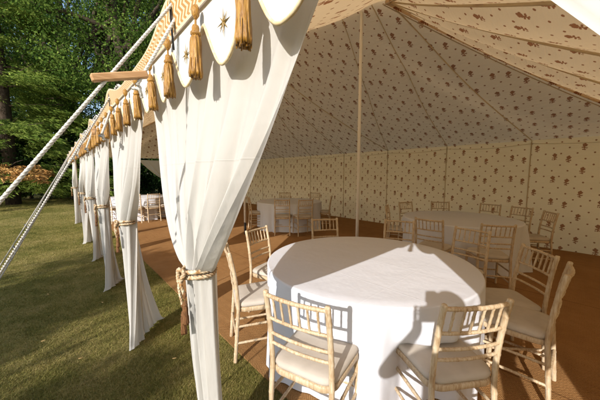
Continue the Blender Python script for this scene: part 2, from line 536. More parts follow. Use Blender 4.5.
for a in (.25, .5, .75):
    pts = [slope_pt('right', a, i / 26, -.012) for i in range(27)]
    mb = MB(); mb.tube(pts, .016, 8, squash=.5); P(mb.build('roof_seam', MAT['seam_cloth']))
# walls: one lining panel per bay, hung between wall posts
def wall_panel(p0, p1, u0, seed, inn):
    p0 = Vector(p0); p1 = Vector(p1); d = (p1 - p0); ln = d.length; d.normalize()
    nrm = Vector(inn)
    def fn(u, v):
        q0 = p0 + d * ln * u; top = 2.165 + (HE - 2.165) * min(1, max(0, (q0.x - LF) / (LB - LF))) + .012
        z = top - (top - .01) * v
        w = .018 * math.sin(PI * u) * math.sin(2 * PI * v * .5) + .006 * math.sin(9 * u + 5 * v + seed) * math.sin(PI * u)
        w += .008 * math.sin(26 * (u - v * .6) + seed * 2) * math.sin(PI * u) * (v * .7 + .3) * .6
        q = p0 + d * ln * u + nrm * w; return (q.x, q.y, z)
    mb = MB(); mb.grid(30, 30, fn, lambda u, v: (u0 + ln * u, 2.2 - (HE - .05) * v))
    P(mb.build('wall_panel', MAT['lining_wall']))
    # pelmet strip hung under the eave with a dark corded, gently swagged hem
    def low(u): return HE - .07 - .05 * math.sin(PI * u)
    mb = MB(); mb.tube([p0 + d * ln * i / 24 + nrm * .012 + Vector((0, 0, low(i / 24))) for i in range(25)], .0045, 6)
    P(mb.build('hem_cord', MAT['seam_cloth']))
    # post seam
    mb = MB(); q = p0 + nrm * .012
    mb.tube([(q.x, q.y, .03), (q.x, q.y, HE - .02)], .011, 8, squash=.6)
    P(mb.build('wall_seam', MAT['seam_cloth']))
edges = [TE1] + wall_ts[1:] + [TE2]
edges = sorted(set(round(e, 3) for e in edges if TE1 <= e <= TE2))
for i, (a, b) in enumerate(zip(edges[:-1], edges[1:])):
    wall_panel((LB, a, 0), (LB, b, 0), a, i * 1.7, (-1, 0, 0))
le = [LF, 2.1, 3.9, 5.7, LB]
for i, (a, b) in enumerate(zip(le[:-1], le[1:])):
    wall_panel((a, TE1, 0), (b, TE1, 0), a, 3 + i * 1.3, (0, 1, 0))
wall_panel((5.6, TE2, 0), (LB, TE2, 0), 5.6, 9.1, (0, -1, 0))

# eave band with chevrons (flares up where the guys pull at the poles)
BAND_LO = 2.115
LV = .412                                        # valance plane (outside the curtains)
def flare(t):
    d = min(abs(t - p) for p in poles_t)
    return math.exp(-(d / .26) ** 2)
def band_pt(t, v):
    top = BAND_LO + .052 + .085 * flare(t)
    z = BAND_LO + (top - BAND_LO) * v
    L = LV - .012 - (.014 + .008 * flare(t)) * v
    return (L, t, z)
mb = MB(); n = 640; ta, tb = TE1, TE2
mb.grid(n, 6, lambda u, v: band_pt(ta + (tb - ta) * u, v), lambda u, v: ((tb - ta) * u, v))
P(mb.build('eave_band', MAT['band']))
# short fascia that closes the gap from the band to the roof canvas
mb = MB()
def fas(u, v):
    t = ta + (tb - ta) * u; q = Vector(band_pt(t, 1)); r = slope_pt('front', u, .03, .09)
    return q + (r - q) * v
mb.grid(200, 3, fas); P(mb.build('roof_skirt', MAT['canvas']))
# scalloped valance
TP, TS = .305, .335
def val_drop(t):
    u = ((t - TS) / TP) % 1.0
    c = max(0.0, 1 - abs(2 * (u - .5)) ** 2.6)
    return .05 + .17 * (.35 * c + .65 * c ** 1.6)
def val_L(t, v):
    return LV + .004 * math.sin(t * 9.1) * v - .006 * v * math.sin(2 * PI * (t - TS) / TP * 1.0) + .012 * (1 - v) * 0
mb = MB()
mb.grid(900, 5, lambda u, v: (val_L(ta + (tb - ta) * u, v), ta + (tb - ta) * u, BAND_LO + .01 - (val_drop(ta + (tb - ta) * u) + .01) * v))
valance = P(mb.build('valance', MAT['valance']))
pts = [Vector((val_L(ta + (tb - ta) * i / 1400, 1) - .002, ta + (tb - ta) * i / 1400, BAND_LO - val_drop(ta + (tb - ta) * i / 1400))) for i in range(1401)]
mb = MB(); mb.tube(pts, .005, 8); o = mb.build('edge_trim', MAT['trim']); o.parent = valance
def tassel_mesh(name, ln=.235, seed=0):
    r_ = random.Random(seed)
    mb = MB()
    z = 0
    mb.lathe([(.002, .0), (.010, -.006), (.0145, -.020), (.013, -.034), (.006, -.046), (.0035, -.05)], seg=14)      # bead
    mb.lathe([(.0035, -.048), (.004, -.066), (.010, -.069), (.013, -.078), (.0125, -.088), (.017, -.092), (.018, -.099), (.013, -.104)], seg=14)
    ph = [r_.uniform(0, 6.3) for _ in range(4)]
    def fl(th, zz): return 1 + .09 * math.sin(9 * th + ph[0] + zz * 30) + .06 * math.sin(17 * th + ph[1]) + .05 * math.sin(5 * th + ph[2] - zz * 40)
    pr = [(.012, -.102), (.0165, -.112), (.0180, -.128), (.0178, -.16), (.0195, -.195), (.0215, -.225), (.020, -ln - .004), (.010, -ln + .002)]
    mb.lathe(pr, seg=44, flute=fl)
    for k in range(26):                                     # loose strand ends
        a = r_.uniform(0, 2 * PI); rr = r_.uniform(.009, .0215)
        x, y = rr * math.cos(a), rr * math.sin(a)
        mb.tube([(x * .95, y * .95, -.18), (x * 1.02, y * 1.02, -.215), (x * 1.06 + r_.uniform(-.003, .003), y * 1.06, -ln - r_.uniform(.0, .012))], .0022, 5)
    return mb
tieproto = tassel_mesh('tassel', seed=9).build('tassel', MAT['tie_tassel'])
tie_used = [False]
tproto = [tassel_mesh('tassel', seed=i).build('tassel', MAT['tassel']) for i in range(3)]
def star_mb():
    mb = MB(); vs = [(0, 0, 0.002)]
    for k in range(16):
        a = PI / 2 + k * PI / 8
        r = (.046 if k % 4 == 0 else .036) if k % 2 == 0 else .0085
        vs.append((0.0, r * math.cos(a), r * math.sin(a)))
    vs = [(-.004, 0, 0)] + vs[1:]
    fs = [(0, 1 + k, 1 + (k + 1) % 16) for k in range(16)]
    mb.add(vs, fs); return mb
sproto = star_mb().build('star_motif', MAT['star'], smooth=False)
first_t = [True] * 3; first_s = True
i = 0; t = TS - 4 * TP
while t < TE2 - .05:
    if t > TE1 + .05:
        k = i % 3
        o = tproto[k] if first_t[k] else tproto[k].copy()
        if first_t[k]: first_t[k] = False
        else: COL.objects.link(o)
        o.location = (LV - .024, t, BAND_LO + .004); o.rotation_euler = (rnd.uniform(-.05, .05), rnd.uniform(-.03, .05), rnd.uniform(0, 6))
        o.parent = valance
        tm = t + TP / 2
        if tm < TE2:
            o = sproto if first_s else sproto.copy()
            if first_s: first_s = False
            else: COL.objects.link(o)
            o.location = (val_L(tm, .6) - .004, tm, BAND_LO - .105); o.parent = valance
    i += 1; t += TP
# front poles
def front_pole(t, L=LF + .045, first=None):
    r = empty('tent_pole', (L, t, 0))
    mb = MB(); mb.tube([(0, 0, 0), (0, 0, 1.2), (0, 0, 2.215)], [.021, .021, .019], 14); mb.build('shaft', MAT['pole_wood'], r)
    mb = MB(); mb.lathe([(q[0] * 1.45, 2.24 + (q[1] - 2.24) * 1.15) for q in [(.019, 2.24), (.016, 2.25), (.016, 2.262), (.019, 2.27), (.013, 2.28), (.018, 2.292), (.013, 2.304), (.016, 2.316), (.011, 2.33), (.012, 2.34), (.004, 2.385), (.001, 2.39)]], (-.0, 0, 0), 14)
    mb.build('spike', MAT['spike'], r)
    return r
pole_lab = {0: 'right front pole inside the curtain nearest the camera', 1: 'front pole inside the second curtain, finial beside the guy slider', 2: 'front pole inside the third curtain along the lawn',
            3: 'front pole inside the fourth curtain along the lawn', 4: 'front pole inside the fifth curtain along the lawn', 5: 'front pole inside the sixth curtain along the lawn',
            6: 'front pole inside the last separate curtain far along the lawn', 7: 'far corner pole of the open marquee front', -1: 'front pole beside the camera inside the drape at the top right'}
base_pole = None
GROUP_P = 'wooden front poles with turned finials'
for k in range(-1, 8):
    if k == 5: continue
    t = T0 + PITCH_T * k
    if base_pole is None: o = base_pole = front_pole(t)
    else:
        o = copy_tree(base_pole); o.location = (LF + .045, t, 0)
    lab = 'wooden ' + pole_lab[k]
    tag(o, lab, 'pole', GROUP_P)
    # dark strap hanging over the band at each pole
    mb = MB(); mb.tube([(LV - .024, t + .008, 2.27), (LV - .03, t + .008, 2.2), (LV - .026, t + .010, 2.105), (LV - .022, t + .011, 2.05)], .004, 6)
    P(mb.build('pole_strap', MAT['dark_metal']))
def center_pole(X, z, h, lab):
    L, t = W(X, z); r = empty('king_pole', (L, t, 0))
    mb = MB(); mb.tube([(0, 0, .02), (0, 0, 2), (0, 0, h)], [.027, .026, .024], 18); mb.build('shaft', MAT['pole_wood'], r)
    mb = MB(); mb.tube([(0, 0, .012), (0, 0, .32)], .030, 18); mb.build('base_sleeve', MAT['dark_metal'], r)
    tag(r, lab, 'pole', 'tall poles under the ridge')
center_pole(.985, 4.53, 4.24, 'tall pale king pole rising behind the nearest round table')
center_pole(-1.40, 6.72, 4.5, 'tall king pole with dark foot, half hidden beside the nearest curtain')

# ------------------------------------------------------------------ curtains
H_TIE = 1.12
def curtain_mesh(seed, lw=.815, rw=.815, top=2.12, gat=(.0, 0.), trail=.12, n=260, m=92, le=1.0, re_=.66):
    """Local frame: +Y along the eave, +X into the marquee; pole at the origin."""
    r_ = random.Random(seed)
    ph = [r_.uniform(0, 2 * PI) for _ in range(8)]
    n1 = r_.choice([7, 8]); n2 = r_.choice([13, 15])
    def w01(x): x = min(1, max(0, x)); return x * x * (3 - 2 * x)
    def fn(u, v):
        # v: 0 at eave .. 0.5 at tie .. 1 at floor
        if v < .5:
            z = top + (H_TIE - top) * (v / .5); s = v / .5            # 0 top -> 1 tie
        else:
            z = H_TIE * (1 - (v - .5) / .5); s = 1.0
        # uneven fold spacing: more cloth rolled near both edges
        uu = u + .035 * math.sin(2 * PI * u + ph[0]) + .012 * math.sin(6 * PI * u + ph[1])
        e0, e1 = uu, 1 - uu
        if v < .5:
            # straight-ish leading edges that sag a little towards the opening
            tie_w = .062
            yl = -(tie_w + (lw - tie_w) * (1 - s) ** le); yr = tie_w + (rw - tie_w) * (1 - s) ** re_
            gath = w01(s * 1.02) ** 1.5
        else:
            q = (v - .5) / .5
            yl = -(.060 + .13 * w01(q * 1.05)); yr = .060 + .20 * w01(q * 1.3) - .11 * q * q
            gath = 1 - .35 * w01(q)
        y = yl + (yr - yl) * uu
        amp = .010 + .052 * gath
        f = math.sin(2 * PI * n1 * u + ph[2] + .7 * s) + .45 * math.sin(2 * PI * n2 * u + ph[3] - .5 * s) + .3 * math.sin(2 * PI * 3 * u + ph[4])
        x = amp * .58 * f
        x += .005 * gath * math.sin(2 * PI * 31 * u + ph[0] * 3) + .004 * math.sin(2 * PI * 19 * u + ph[1]) * (.3 + gath)
        # lateral overlap of folds when gathered
        y += amp * .32 * math.sin(4 * PI * n1 * u + ph[5]) * gath * .6
        # rounded bundle at the tie
        bul = math.sqrt(max(0, 1 - (2 * uu - 1) ** 2))
        if v < .5:
            x += -.045 * gath * bul * .6
            x += -.035 * math.sin(PI * s) * bul + .02 * math.sin(PI * s)
            roll = max(0, 1 - min(e0, e1) / .09)
            x += -.03 * roll * roll * (1 - s) ** .5 * s * 2
            x += .007 * math.sin(7 * s + 9 * u + ph[6]) * (1 - s)
        else:
            q = (v - .5) / .5
            x += -.045 * (1 - q) * bul * .6
            y += .05 * q * gat[1]
            # foot spreads and drags a little on the grass
            x += .02 * math.sin(5 * u + ph[7]) * q + (-.13 + .37 * uu) * (trail * 3) * q ** 1.25
            if q > .93:
                k = (q - .93) / .07
                x += (.02 + .05 * w01(uu)) * k * k * (.7 + .6 * math.sin(4 * u + ph[6])) - .03 * k * k * (1 - uu)
                y += .05 * k * k * (uu - .4)
                z = max(z, .010 + .014 * abs(math.sin(11 * u + ph[3])) * k)
        return (x, y, max(z, .006))
    mb = MB(); mb.grid(n, m, fn); return mb
def rope_ring(n=120, rx=.066, ry=.080, dz=.012, loops=2, r=.011, wob=0):
    pts = []
    for i in range(n * loops + 1):
        a = 2 * PI * i / n
        pts.append((rx * math.cos(a) - .025, ry * math.sin(a), H_TIE + dz * math.sin(a + 1.0) + .024 * i / n - .02 + .008 * math.sin(2 * a)))
    return pts
def tie_parts(parent):
    mb = MB(); mb.tube(rope_ring(), .0105, 12, lobes=3, lobe_amp=.35, twist=130)
    # knot in front of the pole
    kn = bez([(-.085, -.03, H_TIE + .0), (-.112, -.01, H_TIE + .025), (-.108, .025, H_TIE - .005), (-.118, -.02, H_TIE - .025), (-.105, -.038, H_TIE + .01), (-.108, .0, H_TIE - .035)], 8)
    mb.tube(kn, .0105, 12, lobes=3, lobe_amp=.35, twist=130)
    tie = mb.build('tie_rope', MAT['tie_rope'], parent)
    for (yy, ln) in ((-.045, .06), (-.02, .115)):
        mb = MB(); mb.tube(bez([(-.115, yy * .6, H_TIE - .02), (-.122, yy, H_TIE - ln * .5), (-.11, yy * 1.15, H_TIE - ln - .02)], 10), .007, 10, lobes=3, lobe_amp=.35, twist=160)
        mb.build('tie_cord', MAT['tie_rope'], tie)
        o = tieproto.copy() if tie_used[0] else tieproto
        if tie_used[0]: COL.objects.link(o)
        tie_used[0] = True; o.parent = tie
        o.location = (-.11, yy * 1.15, H_TIE - ln); o.rotation_euler = (0, 0, yy * 40); o.scale = (.58, .58, .60)
    return tie
def curtain(loc, rz, seed, label, lw=.815, rw=.815, trail=.12, n=240, le=.86, re_=.66):
    r = empty('tied_curtain', loc, rz)
    curtain_mesh(seed, lw, rw, trail=trail, n=n, le=le, re_=re_).build('drape', MAT['curtain'], r)
    tie_parts(r)
    tag(r, label, 'curtain', 'white curtains tied back at the front poles')
    return r
GL = ['white muslin curtain bunched beside the camera, upper right corner of the view',
      'big white muslin curtain nearest the camera, tied with gold rope in front of the matting',
      'second white curtain with its hem pooled on the grass, tied at waist height',
      'third curtain in blue grey shade just left of the second curtain',
      'fourth curtain, half hidden left of the shaded third curtain',
      'fifth curtain, a thin sunlit sliver past the fourth curtain',
      'sixth curtain, almost covered by the fifth, far along the lawn',
      'small far curtain standing apart from the others against dark trees',
      'far corner curtain at the end of the row of tied curtains']
for j, k in enumerate(range(-1, 8)):
    if k not in (5, 7): curtain((LF + .01, T0 + PITCH_T * k, 0), 0, 31 + j * 7, GL[j], trail=(.05, .10, .20, .14, .12, .12, .12, .12, .1)[j] * 1.6, n=320 if j < 3 else 160, re_=1.15 if k == -1 else .66, rw=.78 if k == -1 else .815)
curtain((3.95, TE2 - .06, 0), PI / 2, 5, 'curtain tied back across the far open end, behind the farthest table', 1.5, 1.5, n=160)

# ------------------------------------------------------------------ guy ropes
def rope_path(a, b, sag=.0, n=60):
    a, b = Vector(a), Vector(b)
    return [a + (b - a) * (i / n) + Vector((0, 0, -sag * math.sin(PI * i / n))) for i in range(n + 1)]
def guy(k, slope, lab, near):
    t = T0 + PITCH_T * k; pt = Vector((LF - .02, t, 2.31))
    g = empty('guy_rope', (LF - 2.29 / slope, t, 0)); off = -Vector(g.location)
    def loc(p): return Vector(p) + off
    la = .28 if near else .08
    fine = 420 if near else 140
    r0 = .0068 if near else .0115; mt = MAT['rope']
    foot = Vector((LF - .02 - 2.29 / slope, t, 0.0))
    # main fall
    mb = MB(); p = rope_path(pt, foot, .015, fine); mb.tube([loc(q) for q in p], r0, 12, lobes=3, lobe_amp=la, twist=150)
    mb.build('main_rope', mt, g)
    # slider where the main rope has dropped 0.40 m
    fz = .42; c0 = pt + (foot - pt) * (fz / 2.29)
    d = Vector((.165, 0, .050)); d.normalize()
    bl = c0 - d * .045; br = c0 + d * .135; mid = (bl + br) / 2
    hole2 = c0 + d * .095
    mb = MB(); p = rope_path(pt + Vector((.01, 0, -.02)), hole2 + Vector((.002, 0, -.035)), .0, fine // 4); mb.tube([loc(q) for q in p], r0, 12, lobes=3, lobe_amp=la, twist=150)
    kp = bez([hole2 + Vector((0, 0, -.028)), hole2 + Vector((.014, .012, -.042)), hole2 + Vector((-.012, .008, -.046)), hole2 + Vector((.006, -.012, -.052)), hole2 + Vector((.016, .0, -.078))], 8)
    mb.tube([loc(q) for q in kp], r0 * .95, 10, lobes=3, lobe_amp=la, twist=150)
    mb.build('return_rope', mt, g)
    rot = Matrix(((d.x, 0, -d.z), (0, 1, 0), (d.z, 0, d.x)))
    if not near: rot = Matrix.Rotation(PI / 2 - .15, 3, 'Z') @ rot
    mb = MB(); mb.box(loc(mid), (.180, .027, .026), rot, .004); mb.build('wooden_slider', MAT['wood_slider'], g, smooth=False)
    # lashing round the pole head
    mb = MB(); ring = [Vector((LF + .035 + .028 * math.cos(a), t + .028 * math.sin(a), 2.275 + .004 * a / PI)) for a in [2 * PI * i / 24 for i in range(73)]]
    ring = [Vector(pt)] + ring
    mb.tube([loc(q) for q in ring], r0 * .9, 8); mb.build('lashing', mt, g)
    # stake
    mb = MB(); mb.tube([loc(foot + Vector((.05, 0, -.1))), loc(foot + Vector((-.03, 0, .12)))], .014, 10); mb.build('stake', MAT['dark_metal'], g)
    tag(g, lab, 'guy rope', 'guy ropes with wooden sliders')
GUY = {0: 'thick white guy rope nearest the camera, with its wooden slider against the trees', 1: 'guy rope from the second curtain pole, next below the thick white one',
       2: 'guy rope from the third curtain pole, in the bundle of thin ropes', 3: 'guy rope from the fourth curtain pole, in the bundle of thin ropes',
       4: 'guy rope from the fifth curtain pole, in the bundle of thin ropes', 5: 'guy rope from the sixth curtain pole, thin and far',
       6: 'guy rope from the last separate curtain, farthest of the ropes'}
for k, sl in zip(range(0, 7), (1.43, 1.84, 1.95, 1.85, 2.05, 1.9, 2.0)):
    if k != 5: guy(k, sl, GUY[k], k == 0)

# ------------------------------------------------------------------ chairs
def ring_tube(mb, path, r, gap=.055, amp=.15, seg=12):
    """turned bamboo-look rod: little double rings along the rod"""
    P_ = [Vector(p) for p in path]
    L = [0]
    for a, b in zip(P_[:-1], P_[1:]): L.append(L[-1] + (b - a).length)
    tot = L[-1]; n = max(8, int(tot / .006)); pts = []; rad = []
    for i in range(n + 1):
        d = tot * i / n; j = 0
        while j < len(L) - 2 and d > L[j + 1]: j += 1
        u = (d - L[j]) / max(1e-6, L[j + 1] - L[j])
        pts.append(P_[j] + (P_[j + 1] - P_[j]) * u)
        q = (d / gap + .5) % 1.0 - .5
        rad.append(r * (1 + amp * .8 * math.exp(-(q * gap / .006) ** 2)))
    rad[0] *= .8; rad[-1] *= .7
    mb.tube(pts, rad, seg)
def post_xy(h, sx):
    """rear post centre line"""
    if h < .45:
        k = h / .45; return Vector((sx * (.188 - .006 * k), -.225 + .035 * k + -.0 * k, h))
    k = (h - .45) / .45
    return Vector((sx * (.182 - .002 * k), -.190 - .012 * k - .045 * k * k, h))
def make_chair():
    r = empty('chiavari_chair'); m = MAT['chair']
    for sx in (-1, 1):
        mb = MB(); ring_tube(mb, [post_xy(h, sx) for h in np.linspace(0, .92, 24)], .0150, .075); mb.build('rear_leg', m, r)
        mb = MB(); ring_tube(mb, [(sx * .197, .195, 0), (sx * .19, .178, .43)], .0142, .085); mb.build('front_leg', m, r)
    def rail(h, rad, name, bow):
        mb = MB(); pts = []
        for i in range(13):
            u = i / 12 * 2 - 1; q = post_xy(h, 1)
            pts.append((u * q.x, q.y - bow * (1 - u * u), q.z))
        ring_tube(mb, pts, rad, .06, .18); mb.build(name, m, r)
    rail(.895, .0112, 'top_rail', .022)
    for h in (.754, .662, .602): rail(h, .0092, 'back_rail', .018)
    for i in range(6):
        u = (i - 2.5) / 3.0 * .86
        a = post_xy(.760, 1); b = post_xy(.889, 1)
        mb = MB(); ring_tube(mb, [(u * a.x, a.y - .018 * (1 - u * u), a.z), (u * b.x, b.y - .022 * (1 - u * u), b.z)], .0064, .043, .3, 8); mb.build('spindle', m, r)
    # seat frame: rounded trapezoid slab
    def outline(k, y0, y1, wf, wr, rc):
        pts = []
        for cx, cy, a0 in ((wf - rc, y1 - rc, 0), (-wf + rc, y1 - rc, 90), (-wr + rc, y0 + rc, 180), (wr - rc, y0 + rc, 270)):
            for i in range(7):
                a = math.radians(a0 + 90 * i / 6); pts.append((cx + rc * math.cos(a) , cy + rc * math.sin(a)))
        return pts
    def slab(layers, name, mat):
        mb = MB(); vs = []; N = None
        for (o, z) in layers:
            N = len(o); vs += [(x, y, z) for x, y in o]
        fs = []
        for j in range(len(layers) - 1):
            for i in range(N):
                i2 = (i + 1) % N; fs.append((j * N + i, j * N + i2, (j + 1) * N + i2, (j + 1) * N + i))
        fs.append(tuple(range(N))[::-1]); fs.append(tuple((len(layers) - 1) * N + i for i in range(N)))
        mb.add(vs, fs); return mb.build(name, mat, r, angle=50)
    def sc(d, rc=.085): return outline(0, -.205 + d, .212 - d, .212 - d, .196 - d, max(.01, rc - d))
    slab([(sc(.006), .418), (sc(.0), .424), (sc(0), .449), (sc(.006), .455)], 'seat', m)
    slab([(sc(.012), .456), (sc(.004), .463), (sc(.0), .475), (sc(.004), .488), (sc(.018), .498), (sc(.05), .503), (sc(.10), .505)], 'seat_pad', MAT['pad'])
    for (a, b, nm) in (((-.193, .187, .20), (.193, .187, .20), 'stretcher'), ((-.186, -.212, .24), (.186, -.212, .24), 'stretcher'),
                       ((-.186, -.212, .16), (-.193, .187, .16), 'stretcher'), ((.186, -.212, .16), (.193, .187, .16), 'stretcher'),
                       ((-.186, -.205, .30), (-.19, .184, .30), 'stretcher'), ((.186, -.205, .30), (.19, .184, .30), 'stretcher')):
        mb = MB(); ring_tube(mb, [a, b], .0098, .08, .2, 9); mb.build(nm, m, r)
    return r
proto = make_chair(); used = [False]
chairs = []                              # (ground x, y, facing vector)
def chair(X, z, tx, tz, label, group, twist=0.0, push=.0):
    """(X,z): middle of the chair back; (tx,tz): table it faces, both in the camera's ground frame"""
    p = Vector(W(X, z)); f = Vector(W(tx, tz)) - p; f.normalize()
    f.rotate(Matrix.Rotation(twist, 2))
    o = proto if not used[0] else copy_tree(proto); used[0] = True
    q = p + f * (.235 - push)
    o.location = (q.x, q.y, .014); o.rotation_euler = (0, 0, math.atan2(-f.x, f.y))
    tag(o, label, 'chair', group); chairs.append((q, f)); return o
T1, T2, T3, T4 = (.61, 2.395), (-.31, 7.75), (2.85, 4.75), (-5.62, 9.35)
g1, g2, g3, g4 = ['limewashed chairs round the ' + s for s in ('nearest table', 'back left table', 'right hand table', 'farthest table')]
r_ = math.radians
chair(-.02, 1.295, *T1, 'chair at the front left of the nearest table, its back to the camera', g1)
chair(.862, 1.255, *T1, 'chair with a sunlit right post at the front right of the nearest table', g1, r_(-4))
chair(1.765, 1.72, *T1, 'chair seen edge on at the right of the nearest table', g1, r_(-17))
chair(1.955, 2.15, *T1, 'chair turned three quarters, just behind the edge on chair right of the nearest table', g1, r_(4))
chair(-.60, 2.22, *T1, 'chair seen edge on between the big curtain and the nearest table', g1, r_(11))
chair(-.485, 3.02, *T1, 'chair behind the left edge of the nearest table, angled beside the big curtain', g1)
chair(.348, 3.69, *T1, 'chair behind the nearest table, just left of the king pole', g1)
chair(1.335, 3.55, *T1, 'chair behind the nearest table just right of the king pole', g1, r_(10))
chair(1.945, 2.98, *T1, 'chair with tilted back behind the right rim of the nearest table', g1, r_(8))
chair(1.80, 3.68, *T3, 'chair at the front left of the right hand table, back to the camera', g3, r_(0))
chair(2.46, 3.27, *T3, 'chair with its pad showing, front of the right hand table', g3, r_(0))
chair(2.38, 5.98, *T3, 'chair behind the right hand table, left of its middle', g3)
chair(3.18, 6.02, *T3, 'chair behind the middle of the right hand table', g3)
chair(1.74, 5.28, *T3, 'chair seen edge on at the left end of the right hand table', g3)
chair(3.98, 5.55, *T3, 'chair behind the right half of the right hand table', g3)
chair(4.20, 5.02, *T3, 'chair behind the right end of the right hand table, second from the end', g3, r_(6))
chair(4.14, 4.38, *T3, 'chair seen nearly edge on at the far right of the right hand table', g3)
chair(-.44, 6.52, *T2, 'left of the two chairs in front of the back left table', g2, r_(5))
chair(.14, 6.50, *T2, 'right of the two chairs in front of the back left table', g2, r_(-2))
chair(-1.42, 7.35, *T2, 'chair at the left side of the back left table, by the curtain edge', g2)
chair(.88, 7.55, *T2, 'chair at the right side of the back left table', g2)
chair(-.52, 9.05, *T2, 'faint chair behind the back left table, left of its middle', g2)
chair(.50, 8.95, *T2, 'faint chair behind the back left table, right of its middle', g2)
chair(-4.68, 8.52, *T4, 'chair with white pad at the right front of the farthest table', g4)
chair(-5.12, 8.18, *T4, 'chair in front of the farthest table, beside the second curtain', g4)
chair(-5.95, 8.12, *T4, 'chair at the left front of the farthest table, between second and third curtains', g4)
chair(-4.48, 9.15, *T4, 'chair at the right end of the farthest table, against the big curtain edge', g4)

# ------------------------------------------------------------------ tablecloths
def cloth(tc, R, label, seed):
    c = Vector(W(*tc)); rr = random.Random(seed); HT = .755
    ph = [rr.uniform(0, 6.3) for _ in range(8)]
    near = []
    for q, f in chairs:
        d = q - c
        if d.length < 1.6: near.append((math.atan2(d.y, d.x), d.length - .212))
    mb = MB(); NA, NR, ND = 300, 10, 34
    def fold(th): return .45 * math.sin(9 * th + ph[0]) + .35 * math.sin(14 * th + ph[1]) + .35 * math.sin(5 * th + ph[2]) + .30 * math.sin(23 * th + ph[3]) + .16 * math.sin(37 * th + ph[7])
    rows = []
    for i in range(1, NR + 1): rows.append(('t', i / NR))
    for i in range(1, 5): rows.append(('e', i / 4))
    for i in range(1, ND + 1): rows.append(('d', i / ND))
    vs = [(0, 0, HT)]
    for kind, s in rows:
        for k in range(NA):
            th = 2 * PI * k / NA
            if kind == 't':
                r = (R - .015) * s; z = HT + .0018 * math.sin(5 * r + ph[4]) * math.sin(3 * th + ph[5])
            elif kind == 'e':
                a = s * PI / 2; r = R - .015 + .015 * math.sin(a); z = HT - .015 * (1 - math.cos(a))
            else:
                z = (HT - .015) * (1 - s) + .006
                f = fold(th)
                g = s ** .6
                r = R + .010 * s + .064 * g * (f + .10) 
                r += .02 * s * math.sin(3 * th + ph[6])
                if z < .53:                                     # pressed in by the seats
                    for a0, dd in near:
                        da = (th - a0 + PI) % (2 * PI) - PI
                        wv = max(0, 1 - max(0, abs(da) - .16) / .16)
                        wv = wv * wv * (3 - 2 * wv)
                        lim = dd + .04
                        vw = min(1, (.53 - z) / .10)
                        if r > lim: r += (lim - r) * wv * vw
            vs.append((r * math.cos(th), r * math.sin(th), z))
    fs = [(0, 1 + k, 1 + (k + 1) % NA) for k in range(NA)]
    for j in range(len(rows) - 1):
        b0, b1 = 1 + j * NA, 1 + (j + 1) * NA
        for k in range(NA):
            k2 = (k + 1) % NA; fs.append((b0 + k, b1 + k, b1 + k2, b0 + k2))
    mb.add(vs, fs); o = mb.build('tablecloth', MAT['table_cloth'])
    o.location = (c.x, c.y, .014); o.rotation_euler = (0, 0, 0)
    tag(o, label, 'tablecloth', 'white cloths over round tables')
cloth(T1, .905, 'floor length white cloth over the large round table nearest the camera, sunlit with curtain shadows', 1)
cloth(T2, .93, 'white cloth over the round table at the back left, left of the king pole', 2)
cloth(T3, .93, 'shaded white cloth over the round table on the right, near the lining wall', 3)
cloth(T4, .93, 'white cloth over the farthest round table, seen in the gap between curtains', 4)

# ------------------------------------------------------------------ trees
def quads_from(centers, nrm_jit, size, asp=.6, droop=None, drs=None):
    n = len(centers)
    if drs is None:
        a = nrs.normal(size=(n, 3)); a /= np.linalg.norm(a, axis=1, keepdims=True)
    else: a = drs / np.linalg.norm(drs, axis=1, keepdims=True)
    b = nrs.normal(size=(n, 3)); b -= a * (a * b).sum(1, keepdims=True); b /= np.linalg.norm(b, axis=1, keepdims=True)
    s = (size * (.6 + .8 * nrs.rand(n)))[:, None]
    w = s * asp
    p0 = centers - a * s * .5; p2 = centers + a * s * .5
    p1 = centers + b * w * .5 - a * s * .06; p3 = centers - b * w * .5 - a * s * .06
    return np.stack([p0, p1, p2, p3], 1).reshape(-1, 3)
def limb(mb, a, b, r0, r1, seg=8, bend=.2):
    a, b = Vector(a), Vector(b); m = (a + b) / 2 + Vector((rnd.uniform(-1, 1), rnd.uniform(-1, 1), rnd.uniform(-.3, .6))) * (b - a).length * bend
    p = bez([a, m, b], 6); n = len(p)
    mb.tube(p, [r0 + (r1 - r0) * i / (n - 1) for i in range(n)], seg)
def broadleaf(loc, H, R, base, label, mat, nc=170, per=150, leaf=.13, name='broadleaf_tree', group='trees beyond the lawn'):
    r = empty(name, (loc[0], loc[1], 0))
    mb = MB(); top = Vector((rnd.uniform(-.3, .3), rnd.uniform(-.3, .3), H * .72))
    mb.tube(bez([(0, 0, -.1), (.1, .05, H * .3), top], 8), [H * .030 * (1 - .75 * i / 16) for i in range(17)], 12)
    cz = base + (H - base) * .5
    C = []
    for i in range(nc):
        d = nrs.normal(size=3); d /= np.linalg.norm(d); q = (.45 + .55 * nrs.rand() ** .5)
        lump = 1 + .22 * math.sin(3.1 * d[0] + 5 * d[2] + H) + .18 * math.sin(5.3 * d[1] - 2 * d[2])
        p = np.array([d[0] * R * q * lump, d[1] * R * q * lump, cz + d[2] * (H - base) * .5 * q * lump]); p[2] = max(p[2], base * .8)
        C.append(p)
        if i % 9 == 0: limb(mb, (0, 0, rnd.uniform(.25, .6) * H), p, H * .010, .012)
    mb.build('trunk', MAT['bark'], r)
    C = np.array(C); cl = np.repeat(C, per, 0)
    off = nrs.normal(size=cl.shape) * np.array([.38, .38, .27]) * (R / 3.2) ** .5
    v = quads_from(cl + off, 0, leaf, .62)
    np_mesh('crown', v, 4, mat, r)
    tag(r, label, 'tree', group); return r
